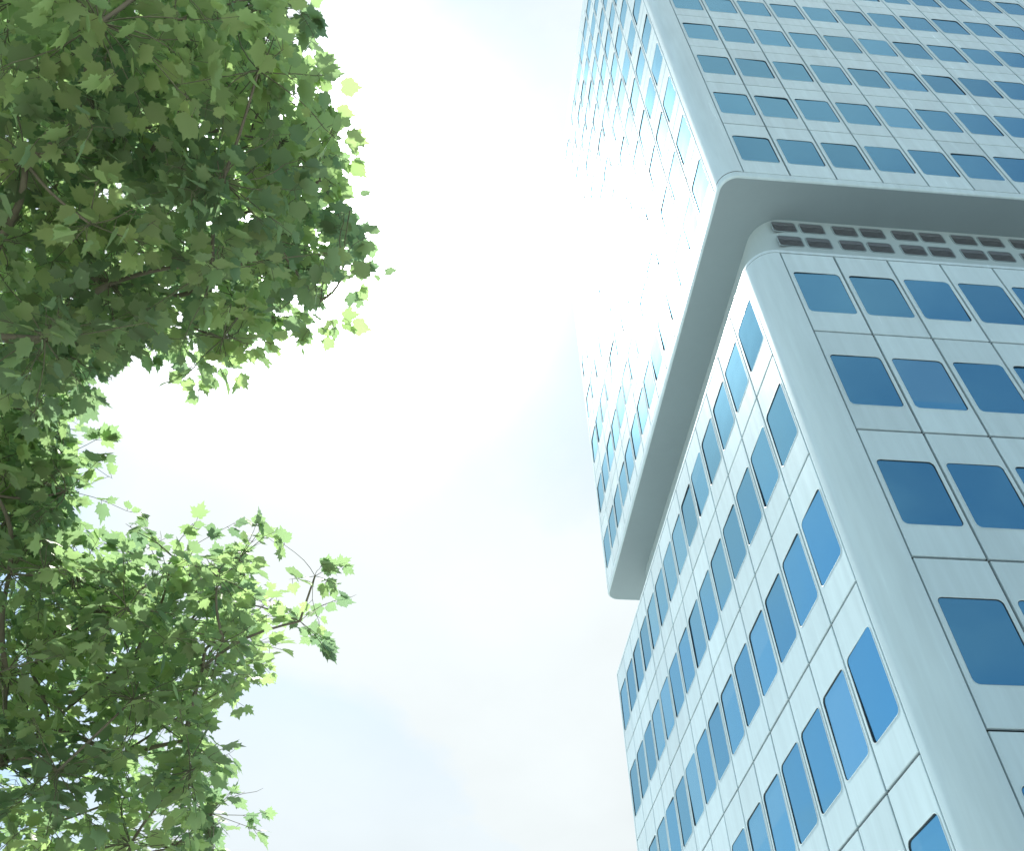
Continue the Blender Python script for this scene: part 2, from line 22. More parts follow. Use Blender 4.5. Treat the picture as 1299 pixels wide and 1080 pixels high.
SPRIGS_B='-362,778,640 -370,781,629 -348,694,700 -197,834,678 -320,767,672 -302,784,719 -325,811,718 -306,703,691 -344,776,712 -390,775,623 -356,768,596 -397,729,676 -189,800,732 -283,739,693 -337,819,744 -265,756,703 -313,694,686 -301,735,669 -266,788,764 -231,869,710 -197,784,716 -371,700,677 -281,760,720 -343,729,628 -406,851,723 -385,897,663 -232,778,716 -375,777,603 -365,740,601 -355,738,633 -378,789,563 -319,833,773 -308,843,650 -347,849,708 -413,871,616 -323,837,654 -332,697,694 -206,808,736 -167,752,675 -293,732,652 -390,686,849 -445,681,827 -472,779,801 -423,752,872 -418,725,898 -418,579,814 -383,617,788 -430,738,767 -462,650,899 -436,628,805 -373,706,804 -430,702,868 -408,626,771 -457,692,833 -386,629,728 -418,756,804 -409,757,812 -401,705,890 -423,613,842 -427,653,907 -413,727,843 -419,702,909 -409,614,776 -359,605,786 -408,748,787 -402,668,743 -458,769,826 -397,682,823 -356,675,707 -407,673,763 -446,659,842 -400,652,738 -402,623,801 -357,681,755 -440,673,863 -456,800,800 -441,801,828 -463,686,877 -354,660,723 -469,727,863 -461,748,782 -394,641,776 -349,643,740 -364,687,710 -409,713,735 -381,737,803 -455,701,926 -357,696,764 -416,720,819 -448,746,747 -376,672,787 -394,706,786 -384,611,805 -482,662,927 -378,715,808 -401,552,802 -401,580,751 -385,648,845 -460,705,919 -389,688,817 -455,677,935 -418,650,773 -451,717,799 -396,611,774 -451,719,865 -461,663,865 -424,675,785 -442,672,847 -436,785,830 -441,784,797 -356,644,765 -474,736,868 -377,739,783 -394,743,796 -448,603,855 -424,645,779 -357,605,803 -421,615,840 -422,670,755 -464,721,889 -363,586,777 -415,718,780 -390,737,758 -422,634,777 -490,666,919 -469,661,914 -397,566,781 -433,687,891 -419,692,891 -442,676,831 -416,631,877 -422,617,796 -419,791,813 -438,723,804 -432,757,858 -735,914,494 -293,909,507 -369,898,822 -404,770,508 -567,882,295 -398,726,827 -555,714,549 -574,714,569 -419,1031,552 -620,775,802 -392,693,859 -518,1024,263 -581,963,421 -403,982,370 -386,844,785 -442,994,270 -522,948,414 -253,999,525 -443,1072,372 -251,873,714 -239,990,834 -304,765,451 -345,964,529 -205,688,694 -590,828,754 -275,691,618 -201,790,538 -428,800,888 -402,905,865 -358,844,614 -469,892,774 -338,753,571 -465,730,943 -197,817,462 -208,948,560 -509,651,750 -351,843,796 -512,898,375 -211,923,716 -718,767,683 -458,810,721 -266,807,660 -348,821,552 -236,1018,566 -366,1078,545 -194,798,504 -246,823,756 -290,914,590 -502,1057,403 -297,980,658 -505,831,876 -313,980,799 -545,789,647 -404,773,613 -353,838,384 -570,979,548 -342,832,761 -348,819,570 -454,784,961 -361,670,795 -406,841,278 -197,768,637 -564,774,859 -478,660,635 -406,730,883 -340,1078,634 -464,852,273 -223,733,709 -737,838,660 -198,933,535 -489,747,862 -233,833,553 -273,858,551 -326,911,825 -448,888,602 -322,912,834 -409,856,556 -429,826,570 -286,795,549 -408,770,855 -495,920,437 -427,910,578 -328,753,586 -397,729,604 -437,901,702 -182,812,418 -408,851,478 -216,940,429 -498,820,799 -610,942,649 -411,960,563 -346,854,616 -450,770,451 -216,723,635 -366,806,757 -266,1124,577 -298,864,482 -249,870,630 -438,669,659 -368,720,536 -290,936,577 -426,958,453 -378,920,811 -534,918,288 -602,821,523 -208,964,479 -561,736,574 -444,809,822 -447,699,863 -457,888,816 -331,1011,576 -580,985,488 -313,993,567 -452,739,771 -402,710,701 -398,892,751 -203,851,661 -224,925,705 -327,822,683 -523,815,391 -448,896,591 -754,784,713 -283,760,596 -336,825,316 -338,912,527 -395,871,693 -380,920,495 -445,907,829 -403,830,817 -431,790,524 -397,953,671 -346,721,558 -310,731,669 -473,1057,269 -227,1061,572 -304,1018,654 -695,914,538 -258,932,680 -181,729,638 -215,930,780 -257,998,680 -762,825,534 -366,818,780 -263,1027,750 -426,735,726 -304,983,534 -439,911,690 -430,1080,340 -597,864,678 -433,701,763 -213,813,555 -528,879,819 -697,871,499 -398,900,782 -502,824,772 -534,830,892 -478,854,703 -210,829,796 -493,781,946 -224,828,606 -228,910,633 -530,754,669 -391,901,846 -216,915,787 -345,896,512 -548,851,520 -340,896,701 -381,773,680 -542,988,464 -247,937,892 -340,785,655 -619,1029,285 -470,730,539 -385,669,687 -444,834,601 -504,1106,326 -477,828,706 -507,739,440 -478,750,424 -322,954,458 -350,997,503 -414,805,586 -463,695,750 -243,1034,609 -417,815,707 -590,698,567 -335,780,506 -440,803,856 -239,960,663 -465,840,742 -637,821,530 -356,1076,585 -422,907,756 -267,866,795 -483,786,728 -620,889,672 -439,932,701 -396,943,753 -360,1091,551 -417,882,578 -363,876,766 -510,882,673 -540,947,719 -308,950,878 -225,864,584 -460,754,833 -253,1101,521 -284,804,709 -455,919,588 -421,737,833 -190,788,803 -258,887,786 -390,707,792 -235,875,753 -444,894,610 -226,773,612 -356,651,757 -416,831,840 -450,890,362 -624,723,580 -503,695,512 -521,771,595 -245,1018,650 -485,853,857 -356,795,495 -233,854,584 -203,814,825 -225,844,787 -419,1068,577 -508,790,597 -224,835,575 -404,909,756 -510,759,882 -421,780,764 -393,810,791 -399,764,812 -343,912,484 -282,807,622 -311,889,484 -258,703,682 -428,797,532 -281,806,734 -530,826,799 -416,1051,262 -670,863,624 -252,823,495 -650,732,541 -441,791,643 -284,1020,758 -366,880,803 -399,738,800 -261,738,602 -476,790,610 -319,704,599 -229,814,759 -260,762,607 -215,777,669 -624,812,811 -336,778,554 -260,855,661 -408,707,701 -600,959,596 -375,697,702 -208,736,649 -366,898,833 -494,925,633 -386,769,758 -360,860,478 -193,780,524 -229,1019,459 -408,653,694 -261,951,693 -409,958,804 -622,718,785 -501,954,734 -357,739,573 -287,890,644 -381,855,482 -468,764,797 -421,1050,350 -250,964,821 -363,917,610 -453,1009,533 -522,761,718 -364,777,406 -528,779,632 -283,839,516 -307,701,651 -258,742,675 -336,794,736 -387,644,741 -375,867,692 -410,695,619 -312,1053,568 -303,828,646 -377,661,587 -279,1017,648 -423,885,549 -480,732,873 -201,933,823 -292,853,682 -247,923,612 -499,1100,288 -247,907,772 -259,838,398 -348,789,748 -652,743,510 -466,908,805 -193,936,751 -720,765,645 -422,659,781 -527,807,703 -410,800,632 -620,782,694 -345,846,546 -534,849,862 -290,909,500 -337,807,530 -456,879,737 -239,926,785 -501,905,427 -675,807,405 -302,798,683 -578,836,411 -480,816,897 -524,769,458 -289,962,566 -619,845,460 -191,947,468 -498,912,793 -597,884,472 -342,950,804 -344,987,530 -371,670,638 -215,1004,561 -369,807,565 -417,716,807 -296,851,680 -271,860,536 -494,755,925 -271,870,522 -323,773,700 -185,769,546 -697,771,629 -412,923,563 -711,906,545 -375,771,412 -450,780,583 -389,775,595 -499,992,658 -254,783,741 -381,873,616 -604,921,671 -507,824,572 -231,995,805 -281,1052,567 -647,1022,336 -425,668,743 -644,779,559 -434,690,854 -434,804,446 -732,903,403 -677,922,498 -219,844,587 -341,694,647 -256,1067,664 -282,704,687 -354,740,760 -381,925,861 -480,886,721 -277,984,667 -380,972,733 -571,833,383 -424,960,547 -624,819,770 -486,886,757 -495,655,743 -196,801,651 -252,939,868 -240,1006,538 -336,788,473 -235,835,505 -253,811,780 -533,1078,275 -543,942,578 -351,880,721 -226,922,870 -319,734,551 -555,964,268 -260,774,565 -720,758,593 -324,877,650 -354,875,809 -208,888,607 -522,969,284 -622,800,531 -307,1086,588 -199,790,571 -297,803,567 -760,887,439 -360,837,773 -382,1012,603 -455,849,916 -311,1071,564 -241,828,527 -465,786,778 -395,962,393 -468,1071,446 -495,822,752 -304,790,709 -344,1087,600 -277,919,650 -504,709,446 -550,966,552 -291,756,619 -505,711,871 -279,857,715 -506,743,845 -613,716,565 -405,902,678 -423,876,356 -226,928,545 -370,731,721 -445,789,698 -588,890,497 -438,796,922 -258,941,888 -441,1071,486 -355,937,650 -523,702,432 -473,918,625 -504,787,863 -223,949,828 -319,873,594 -446,704,569 -393,786,669 -466,1045,569 -650,746,845 -272,1105,523 -291,776,617 -512,792,342 -358,775,613 -278,699,634 -315,652,649 -381,941,707 -563,769,791 -455,944,360 -484,1030,610 -317,784,555 -359,657,752 -441,681,832 -454,741,731 -246,932,822 -243,1078,634 -674,953,381 -264,842,625 -399,891,499 -381,757,749 -424,945,530 -362,924,526 -325,867,844 -318,876,270 -223,1053,558 -485,969,278 -654,743,534 -230,735,723 -198,727,714 -386,801,650 -265,750,538 -400,718,618 -521,817,498 -531,904,326 -252,901,497 -299,970,451 -244,891,491 -365,959,796 -376,1029,268 -630,791,610 -380,933,422 -320,847,505 -477,757,818 -499,687,471 -508,910,405 -255,971,815 -244,746,586 -322,936,693 -622,685,575 -197,712,682 -388,827,581 -715,877,544 -229,868,854 -326,779,673 -347,787,746 -509,746,776 -394,709,780 -681,716,634 -206,928,570 -649,810,657 -263,1086,632 -173,754,705 -282,952,862 -571,672,592 -460,941,619 -417,888,788 -310,1070,670 -416,864,684 -589,780,446 -294,757,507 -296,864,675 -717,882,604 -522,798,868 -259,937,796 -232,952,578 -321,1061,662 -285,681,656 -515,705,884 -452,921,755 -487,731,808 -693,822,567 -281,914,497 -253,866,829 -435,867,743 -397,789,552 -216,680,685 -294,898,582 -427,846,288 -501,983,312 -312,864,556 -712,817,594 -443,759,502 -248,719,660 -219,869,791 -583,801,886 -196,813,572 -225,888,496 -249,839,655 -243,1011,563 -463,841,869 -513,996,485 -461,785,718 -395,858,653 -327,842,496 -349,890,766 -227,950,581 -419,851,578 -303,775,765 -428,678,562 -268,824,475 -332,686,656 -721,838,681 -216,786,538 -230,918,487 -659,844,740 -452,836,848 -302,898,758 -269,879,676 -334,894,697 -481,831,870 -599,807,483 -460,715,879 -300,902,771 -497,659,646 -358,900,810 -318,914,474 -516,816,811 -388,997,574 -409,644,764 -239,965,865 -185,825,679 -388,884,566 -275,772,500 -504,811,668 -449,789,370 -465,747,800 -521,911,639 -329,750,541 -435,817,819 -228,864,635 -371,1086,572 -423,929,324 -359,934,547 -301,802,544 -283,927,519 -323,860,789 -410,777,737 -350,825,409 -490,844,843 -331,883,504 -239,866,414 -446,902,755 -369,877,518 -320,919,769 -428,1030,286 -283,942,732 -302,859,596 -334,762,672 -572,740,493 -345,757,755 -377,741,607 -454,980,498 -457,735,827 -191,888,525 -340,764,554 -444,996,268 -710,767,611 -289,1003,639 -347,755,685 -399,826,516 -523,901,369 -658,912,451 -273,1137,504 -379,1042,518 -266,840,660 -208,750,744 -370,868,646 -309,853,714 -419,740,810 -295,870,603 -302,943,798 -290,917,778 -551,961,558 -239,779,624 -403,675,802 -574,829,727 -574,873,381 -394,912,581 -364,828,756 -238,1034,543 -504,772,836 -405,906,813 -354,647,712 -477,703,619 -284,826,721 -276,811,756 -281,1018,775 -369,894,811 -358,1002,551 -402,726,872 -393,838,553 -509,866,777 -600,886,577 -432,1018,525 -280,850,505 -246,910,860 -356,1119,512 -545,839,786 -397,889,783 -528,842,681 -288,1063,622 -394,960,510 -488,940,399 -445,882,596 -435,902,345 -613,863,333 -702,753,632 -422,756,891 -334,971,516 -398,818,745 -300,745,773 -462,712,575 -461,766,821 -351,915,508 -325,837,470 -394,694,756 -373,748,688 -229,968,820 -284,905,834 -429,982,567 -398,922,851 -495,803,829 -386,707,614 -456,775,574 -408,687,848 -473,877,722 -390,838,616 -242,908,836 -777,818,599 -408,901,825 -345,790,720 -367,924,883 -432,844,811 -391,861,638 -233,963,822 -317,759,698 -162,770,661 -347,996,533 -411,772,472 -516,802,539 -265,887,765 -393,794,574 -560,821,721 -308,952,517 -491,1045,573 -424,894,661 -365,853,787 -205,827,567 -383,801,559 -358,798,638 -353,878,802 -404,965,598 -418,775,865 -381,892,480 -238,876,674 -376,805,481 -342,963,511 -373,989,520 -398,819,829 -437,835,475 -644,909,661 -672,840,732 -316,906,621 -625,1005,281 -470,987,577 -295,763,482 -354,745,620 -583,1003,402 -372,684,712 -307,824,606 -295,952,841 -257,945,682 -311,832,395 -539,815,471 -430,691,770 -398,963,581 -492,769,365 -407,849,856 -245,726,642 -350,1010,499 -225,926,795 -231,924,609 -329,939,504 -325,701,613 -510,849,885 -190,759,672 -371,667,806 -521,768,908 -226,968,738 -485,649,544 -420,732,875 -362,950,808 -438,709,564 -237,979,577 -282,1053,710 -689,864,488 -619,1045,348 -432,1034,330 -346,814,735 -512,906,793 -555,901,615 -388,797,356 -238,861,843 -348,741,714 -500,775,965 -381,644,628 -239,1095,466 -442,823,661 -290,890,741 -375,673,579 -455,826,807 -366,826,605 -421,760,838 -481,899,720 -380,814,701 -213,987,814 -444,690,833 -464,872,859 -427,891,543 -468,789,962 -221,811,648 -364,921,801 -632,808,750 -591,745,701 -212,852,677 -550,770,500 -435,915,580 -223,991,511 -280,967,756 -256,1044,648 -356,775,695 -595,990,339 -278,856,623 -434,733,873 -205,811,539 -407,933,726 -294,792,538 -284,927,789 -299,1052,582 -434,817,684 -427,803,912 -438,920,596 -323,736,643 -280,1050,545 -483,731,885 -488,798,426 -435,976,638 -511,860,860 -507,889,496 -337,659,675 -364,829,557 -481,740,798 -443,862,391 -319,1011,632 -631,879,514 -461,925,691 -386,826,540 -393,687,655 -309,1012,641 -602,715,783 -318,984,718 -371,800,471 -389,733,669 -402,938,751 -413,919,786 -358,957,644 -241,981,571 -434,653,778 -554,813,471 -695,983,371 -738,809,569 -213,844,505 -420,748,624 -273,1098,576 -392,817,727 -342,1071,486 -210,923,538 -464,707,610 -308,842,651 -418,1001,450 -373,655,679 -243,781,671 -492,700,868 -610,952,512 -458,818,668 -429,791,686 -347,695,695 -251,926,880 -418,941,746 -464,803,765 -504,822,775 -333,915,681 -475,795,800 -337,1024,746 -246,809,671 -230,925,576 -219,955,580 -305,798,733 -258,899,618 -226,787,591 -313,970,724 -378,987,755 -408,782,785 -422,719,741 -736,919,396 -299,752,684 -466,928,812 -440,801,698 -314,768,694 -444,840,603 -294,858,657 -313,804,786 -221,987,779 -293,965,766 -415,774,518 -248,853,756 -495,717,881 -303,848,396 -397,1064,459 -508,867,798 -203,762,640 -458,789,738 -376,774,780 -506,946,606 -271,810,565 -506,824,864 -282,736,594 -236,1033,678 -318,984,519 -368,806,747 -643,926,508 -399,769,754 -248,962,799 -208,746,566 -434,766,813 -401,654,743 -640,806,715 -238,852,630 -196,877,687 -264,894,484 -308,938,701 -194,947,814 -317,1001,599 -548,769,474 -212,902,551 -227,872,469 -601,948,281 -426,861,567 -729,798,705 -336,899,786 -410,709,642 -412,923,284 -336,624,826 -342,677,843 -328,693,801 -323,652,788 -300,696,760 -290,713,769 -292,785,803 -246,737,779 -214,748,790 -192,769,812 -151,741,762 -143,775,746 -145,856,759 -116,762,750 -104,763,736 -95,781,777 -86,829,766 -111,788,703 -111,852,725 -101,829,691 -127,858,733 -164,914,585 -158,944,578 -162,954,563 -196,939,592'
import bpy, bmesh, math, random
from mathutils import Vector, Matrix, noise
R = math.radians
PI = math.pi
scene = bpy.context.scene
C = scene.collection
random.seed(11)

# ------------------------------------------------------------------ helpers
def link(o, parent=None):
    C.objects.link(o)
    if parent is not None:
        o.parent = parent
    return o

def mesh_obj(name, verts, faces, mats, parent=None, midx=None, smooth=None, loc=None):
    me = bpy.data.meshes.new(name)
    me.from_pydata([tuple(v) for v in verts], [], faces)
    for m in (mats if isinstance(mats, (list, tuple)) else [mats]):
        me.materials.append(m)
    if midx:
        me.polygons.foreach_set('material_index', midx)
    if smooth:
        if smooth is True:
            me.polygons.foreach_set('use_smooth', [True] * len(faces))
        else:
            me.polygons.foreach_set('use_smooth', smooth)
    me.update()
    o = bpy.data.objects.new(name, me)
    if loc:
        o.location = loc
    return link(o, parent)

def empty(name, loc, label, cat, group=None):
    o = bpy.data.objects.new(name, None)
    o.empty_display_size = .5
    o.location = loc
    link(o)
    o['label'] = label
    o['category'] = cat
    if group:
        o['group'] = group
    return o

class NT:
    def __init__(self, nt):
        self.nt = nt
        nt.nodes.clear()
    def n(self, t, **kw):
        nd = self.nt.nodes.new(t)
        for k, v in kw.items():
            if k.startswith('i_'):
                nd.inputs[k[2:].replace('_', ' ')].default_value = v
            else:
                setattr(nd, k, v)
        return nd
    def l(self, a, b):
        self.nt.links.new(a, b)
    def math(self, op, a, b=None, c=None, clamp=False):
        nd = self.n('ShaderNodeMath', operation=op, use_clamp=clamp)
        for i, v in enumerate((a, b, c)):
            if v is None:
                continue
            if isinstance(v, (int, float)):
                nd.inputs[i].default_value = v
            else:
                self.l(v, nd.inputs[i])
        return nd.outputs[0]
    def mix(self, f, a, b):
        nd = self.n('ShaderNodeMix', data_type='RGBA')
        for sock, v in ((nd.inputs[0], f), (nd.inputs[6], a), (nd.inputs[7], b)):
            if isinstance(v, (int, float)):
                sock.default_value = v
            elif isinstance(v, tuple):
                sock.default_value = (*v, 1) if len(v) == 3 else v
            else:
                self.l(v, sock)
        return nd.outputs[2]
    def ramp(self, f, stops):
        nd = self.n('ShaderNodeValToRGB')
        el = nd.color_ramp.elements
        while len(el) < len(stops):
            el.new(.5)
        for e, (p, c) in zip(el, stops):
            e.position = p
            e.color = (c, c, c, 1) if isinstance(c, (int, float)) else (*c, 1)
        self.l(f, nd.inputs[0])
        return nd.outputs[0]

def material(name):
    m = bpy.data.materials.new(name)
    m.use_nodes = True
    t = NT(m.node_tree)
    out = t.n('ShaderNodeOutputMaterial')
    return m, t, out

# ------------------------------------------------------------------ materials
def cladding_material(name, col, rough, seed, amp=.34):
    m, t, out = material(name)
    tc = t.n('ShaderNodeTexCoord')
    mp = t.n('ShaderNodeMapping', i_Scale=(1.6, 1.6, .12), i_Location=(seed, seed, 0))
    t.l(tc.outputs['Object'], mp.inputs['Vector'])
    streak = t.n('ShaderNodeTexNoise', i_Scale=2.2, i_Detail=5.0, i_Roughness=.6)
    t.l(mp.outputs[0], streak.inputs['Vector'])
    spot = t.n('ShaderNodeTexNoise', i_Scale=.35, i_Detail=3.0)
    t.l(tc.outputs['Object'], spot.inputs['Vector'])
    at = t.n('ShaderNodeAttribute', attribute_name='panel_tone')
    tone = t.math('MULTIPLY_ADD', streak.outputs['Fac'], amp, t.math('MULTIPLY_ADD', spot.outputs['Fac'], .14, .93 - amp / 2))
    tone = t.math('ADD', tone, at.outputs['Fac'])
    vm = t.n('ShaderNodeVectorMath', operation='SCALE')
    vm.inputs[0].default_value = col
    t.l(tone, vm.inputs['Scale'])
    b = t.n('ShaderNodeBsdfPrincipled')
    b.inputs['Specular IOR Level'].default_value = .22
    t.l(vm.outputs[0], b.inputs['Base Color'])
    t.l(t.math('MULTIPLY_ADD', streak.outputs['Fac'], .15, rough - .07), b.inputs['Roughness'])
    bp = t.n('ShaderNodeBump', i_Strength=.05, i_Distance=.05)
    t.l(spot.outputs['Fac'], bp.inputs['Height'])
    t.l(bp.outputs[0], b.inputs['Normal'])
    t.l(b.outputs[0], out.inputs[0])
    return m

M_CLAD = cladding_material('painted_aluminium', CLAD_COL, CLAD_ROUGH, 0)
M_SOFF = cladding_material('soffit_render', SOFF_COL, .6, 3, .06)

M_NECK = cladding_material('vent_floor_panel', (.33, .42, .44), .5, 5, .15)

def simple(name, col, rough=.5, metal=0., nscale=8., namp=.25):
    m, t, out = material(name)
    tc = t.n('ShaderNodeTexCoord')
    nz = t.n('ShaderNodeTexNoise', i_Scale=nscale, i_Detail=4.0)
    t.l(tc.outputs['Object'], nz.inputs['Vector'])
    a = tuple(c * (1 - namp) for c in col)
    bcol = tuple(min(1, c * (1 + namp)) for c in col)
    b = t.n('ShaderNodeBsdfPrincipled', i_Roughness=rough, i_Metallic=metal)
    t.l(t.mix(nz.outputs['Fac'], a, bcol), b.inputs['Base Color'])
    t.l(b.outputs[0], out.inputs[0])
    return m

M_JOINT = simple('joint_sealant', (.035, .04, .04), .8)
M_FRAME = simple('window_frame_aluminium', (.48, .60, .62), .35, 0., 3., .06)
M_GASKET = simple('rubber_gasket', (.02, .024, .03), .6)
M_VENT = simple('vent_dark_metal', (.10, .115, .13), .55)
M_VENTSLAT = simple('vent_slat_metal', (.24, .27, .29), .5)
M_CONC = simple('roof_gravel', (.32, .31, .29), .9, 0, 20)
M_CORE = simple('core_concrete', (.10, .10, .10), .9)
M_BARK = simple('plane_tree_bark', (.16, .14, .10), .9, 0, 6., .5)
M_TWIG = simple('twig_bark', (.12, .12, .07), .85, 0, 12., .35)

def glass_material(name, base, tint, refl):
    m, t, out = material(name)
    oi = t.n('ShaderNodeObjectInfo')
    tc = t.n('ShaderNodeTexCoord')
    nz = t.n('ShaderNodeTexNoise', i_Scale=.5, i_Detail=2.0)
    t.l(tc.outputs['Object'], nz.inputs['Vector'])
    rnd = t.math('MULTIPLY_ADD', t.math('POWER', oi.outputs['Random'], 2.), 1.3, .55)
    vm = t.n('ShaderNodeVectorMath', operation='SCALE')
    vm.inputs[0].default_value = base
    t.l(rnd, vm.inputs['Scale'])
    sp = t.n('ShaderNodeSeparateXYZ')
    t.l(tc.outputs['Object'], sp.inputs[0])
    drop = t.math('MULTIPLY_ADD', oi.outputs['Random'], -6.5, 5.2)
    blind = t.math('MULTIPLY', t.math('GREATER_THAN', sp.outputs['Y'], drop), t.math('MULTIPLY', oi.outputs['Random'], .8))
    d = t.n('ShaderNodeBsdfPrincipled', i_Roughness=.25)
    d.inputs['Specular IOR Level'].default_value = 0.
    t.l(t.mix(blind, vm.outputs[0], (.13, .19, .22)), d.inputs['Base Color'])
    g = t.n('ShaderNodeBsdfGlossy', i_Roughness=.045)
    lw = t.n('ShaderNodeLayerWeight', i_Blend=.5)
    bp = t.n('ShaderNodeBump', i_Strength=.07, i_Distance=.12)
    t.l(nz.outputs['Fac'], bp.inputs['Height'])
    t.l(bp.outputs[0], g.inputs['Normal'])
    fac = t.math('MULTIPLY_ADD', t.math('POWER', lw.outputs['Facing'], 4.0), 1 - refl, t.math('MULTIPLY_ADD', oi.outputs['Random'], .12, refl - .06), clamp=True)
    gt = t.mix(t.math('POWER', lw.outputs['Facing'], 3.0), tint, (.44, .64, .74))
    t.l(gt, g.inputs['Color'])
    mx = t.n('ShaderNodeMixShader')
    t.l(fac, mx.inputs[0])
    t.l(d.outputs[0], mx.inputs[1])
    t.l(g.outputs[0], mx.inputs[2])
    t.l(mx.outputs[0], out.inputs[0])
    return m

M_GLASS = glass_material('blue_solar_glass', GLASS_BASE, GLASS_TINT, GLASS_REFL)

def leaf_material(name, col, tcol, tw):
    m, t, out = material(name)
    at = t.n('ShaderNodeAttribute', attribute_name='leaf_tone')
    f = at.outputs['Fac']
    c1 = t.mix(f, tuple(x * .55 for x in col), (col[0] * 1.6, col[1] * 1.45, col[2] * 1.1))
    c2 = t.mix(f, (tcol[0] * .45, tcol[1] * .58, tcol[2] * .8), (tcol[0] * .90, tcol[1] * 1.04, tcol[2]))
    b = t.n('ShaderNodeBsdfPrincipled', i_Roughness=.5)
    b.inputs['Specular IOR Level'].default_value = .35
    t.l(c1, b.inputs['Base Color'])
    tr = t.n('ShaderNodeBsdfTranslucent')
    t.l(c2, tr.inputs['Color'])
    mx = t.n('ShaderNodeMixShader')
    mx.inputs[0].default_value = tw
    t.l(b.outputs[0], mx.inputs[1])
    t.l(tr.outputs[0], mx.inputs[2])
    t.l(mx.outputs[0], out.inputs[0])
    return m

M_LEAF = leaf_material('maple_leaf', LEAF_COL, LEAF_TR, LEAF_TW)

def ground_material():
    m, t, out = material('paving_slabs')
    tc = t.n('ShaderNodeTexCoord')
    br = t.n('ShaderNodeTexBrick', i_Scale=1.0)
    br.inputs['Color1'].default_value = (.46, .48, .47, 1)
    br.inputs['Color2'].default_value = (.54, .56, .55, 1)
    br.inputs['Mortar'].default_value = (.2, .2, .19, 1)
    br.inputs['Mortar Size'].default_value = .008
    t.l(tc.outputs['Object'], br.inputs['Vector'])
    nz = t.n('ShaderNodeTexNoise', i_Scale=.6, i_Detail=6.0)
    t.l(tc.outputs['Object'], nz.inputs['Vector'])
    b = t.n('ShaderNodeBsdfPrincipled', i_Roughness=.85)
    t.l(t.mix(t.math('MULTIPLY', nz.outputs['Fac'], .35), br.outputs[0], (.4, .4, .39)), b.inputs['Base Color'])
    t.l(b.outputs[0], out.inputs[0])
    return m
M_GROUND = ground_material()

# ------------------------------------------------------------------ ground
S = 900
gr = mesh_obj('ground', [(-S, -S, 0), (S, -S, 0), (S, S, 0), (-S, S, 0)], [(0, 1, 2, 3)], M_GROUND)
gr['kind'] = 'structure'

# ------------------------------------------------------------------ tower: two cladding blocks and a recessed vent floor between them
EYE = 1.6
H = 3.6                                   # storey
RAD = .76                                 # rounded corner
NX, NY = 20, 14
WX, WY = 1.5508, 1.4929                   # panel widths on the two faces
BLOCKS = [
    dict(y0=12.992, x0=8.350, c=.812, z0=7.361 - 2 * H + EYE, rows=6, kind='lower'),
    dict(y0=13.110, x0=8.440, c=.770, z0=26.711 + EYE, rows=11, kind='upper'),
]
Z_LOWTOP = 21.943 + EYE
Z_SOFF = 26.408 + EYE
Z_ROOF = 68.05 + EYE
DEPTH = 1.55                              # set-back of the vent floor
U0, U1, V0, V1 = .078, .922, .228, .741
RC = .13

for b in BLOCKS:
    b['rad'] = RAD if b['kind'] == 'lower' else .58
    b['x1'] = b['x0'] + 2 * b['c'] + NX * WX
    b['y1'] = b['y0'] + 2 * b['c'] + NY * WY

tower = empty('office_tower', (BLOCKS[0]['x0'], BLOCKS[0]['y0'], 0),
              'white panelled office tower with rounded corners, blue windows and a recessed band of vents', 'tower')
TO = tower.location.copy()

def tw(v):
    return Vector(v) - TO

def face_frames(b):
    """origin at lower corner of panel (0,0), local x along the face, y up, z outwards"""
    c = b['c']
    return [
        ('front', Vector((b['x0'] + c, b['y0'], b['z0'])), Vector((1, 0, 0)), Vector((0, -1, 0)), NX, WX),
        ('side', Vector((b['x0'], b['y1'] - c, b['z0'])), Vector((0, -1, 0)), Vector((-1, 0, 0)), NY, WY),
        ('rear', Vector((b['x1'] - c, b['y1'], b['z0'])), Vector((-1, 0, 0)), Vector((0, 1, 0)), NX, WX),
        ('flank', Vector((b['x1'], b['y0'] + c, b['z0'])), Vector((0, 1, 0)), Vector((1, 0, 0)), NY, WY),
    ]

ARC = 4
def rrect(x0, y0, x1, y1, r, n=ARC):
    pts = []
    for cx, cy, a0 in ((x1 - r, y1 - r, 0), (x0 + r, y1 - r, 90), (x0 + r, y0 + r, 180), (x1 - r, y0 + r, 270)):
        for k in range(n + 1):
            a = R(a0 + 90 * k / n)
            pts.append((cx + r * math.cos(a), cy + r * math.sin(a)))
    return pts

def outer_match(x0, y0, x1, y1, inner, n=ARC):
    """points on the outer rectangle matched one to one with a rounded inner loop"""
    out = []
    for q in range(4):
        for k in range(n + 1):
            ix, iy = inner[q * (n + 1) + k]
            cx = x1 if q in (0, 3) else x0
            cy = y1 if q in (0, 1) else y0
            first = k < n / 2
            if k == n / 2:
                out.append((cx, cy))
            elif (q in (0, 2)) == first:
                out.append((cx, iy))
            else:
                out.append((ix, cy))
    return out

def ring_faces(base_a, base_b, n):
    return [(base_a + i, base_a + (i + 1) % n, base_b + (i + 1) % n, base_b + i) for i in range(n)]

def panel_loops(w, g=.028, ch=.012):
    hole = rrect(U0 * w, V0 * H, U1 * w, V1 * H, RC)
    o = outer_match(g + ch, g + ch, w - g - ch, H - g - ch, hole)
    o2 = outer_match(g, g, w - g, H - g, hole)
    hin = rrect(U0 * w + .006, V0 * H + .006, U1 * w - .006, V1 * H - .006, RC - .006)
    return [(o2, -.07), (o2, -ch), (o, 0.), (hole, 0.), (hin, -.004), (hin, -.06)]

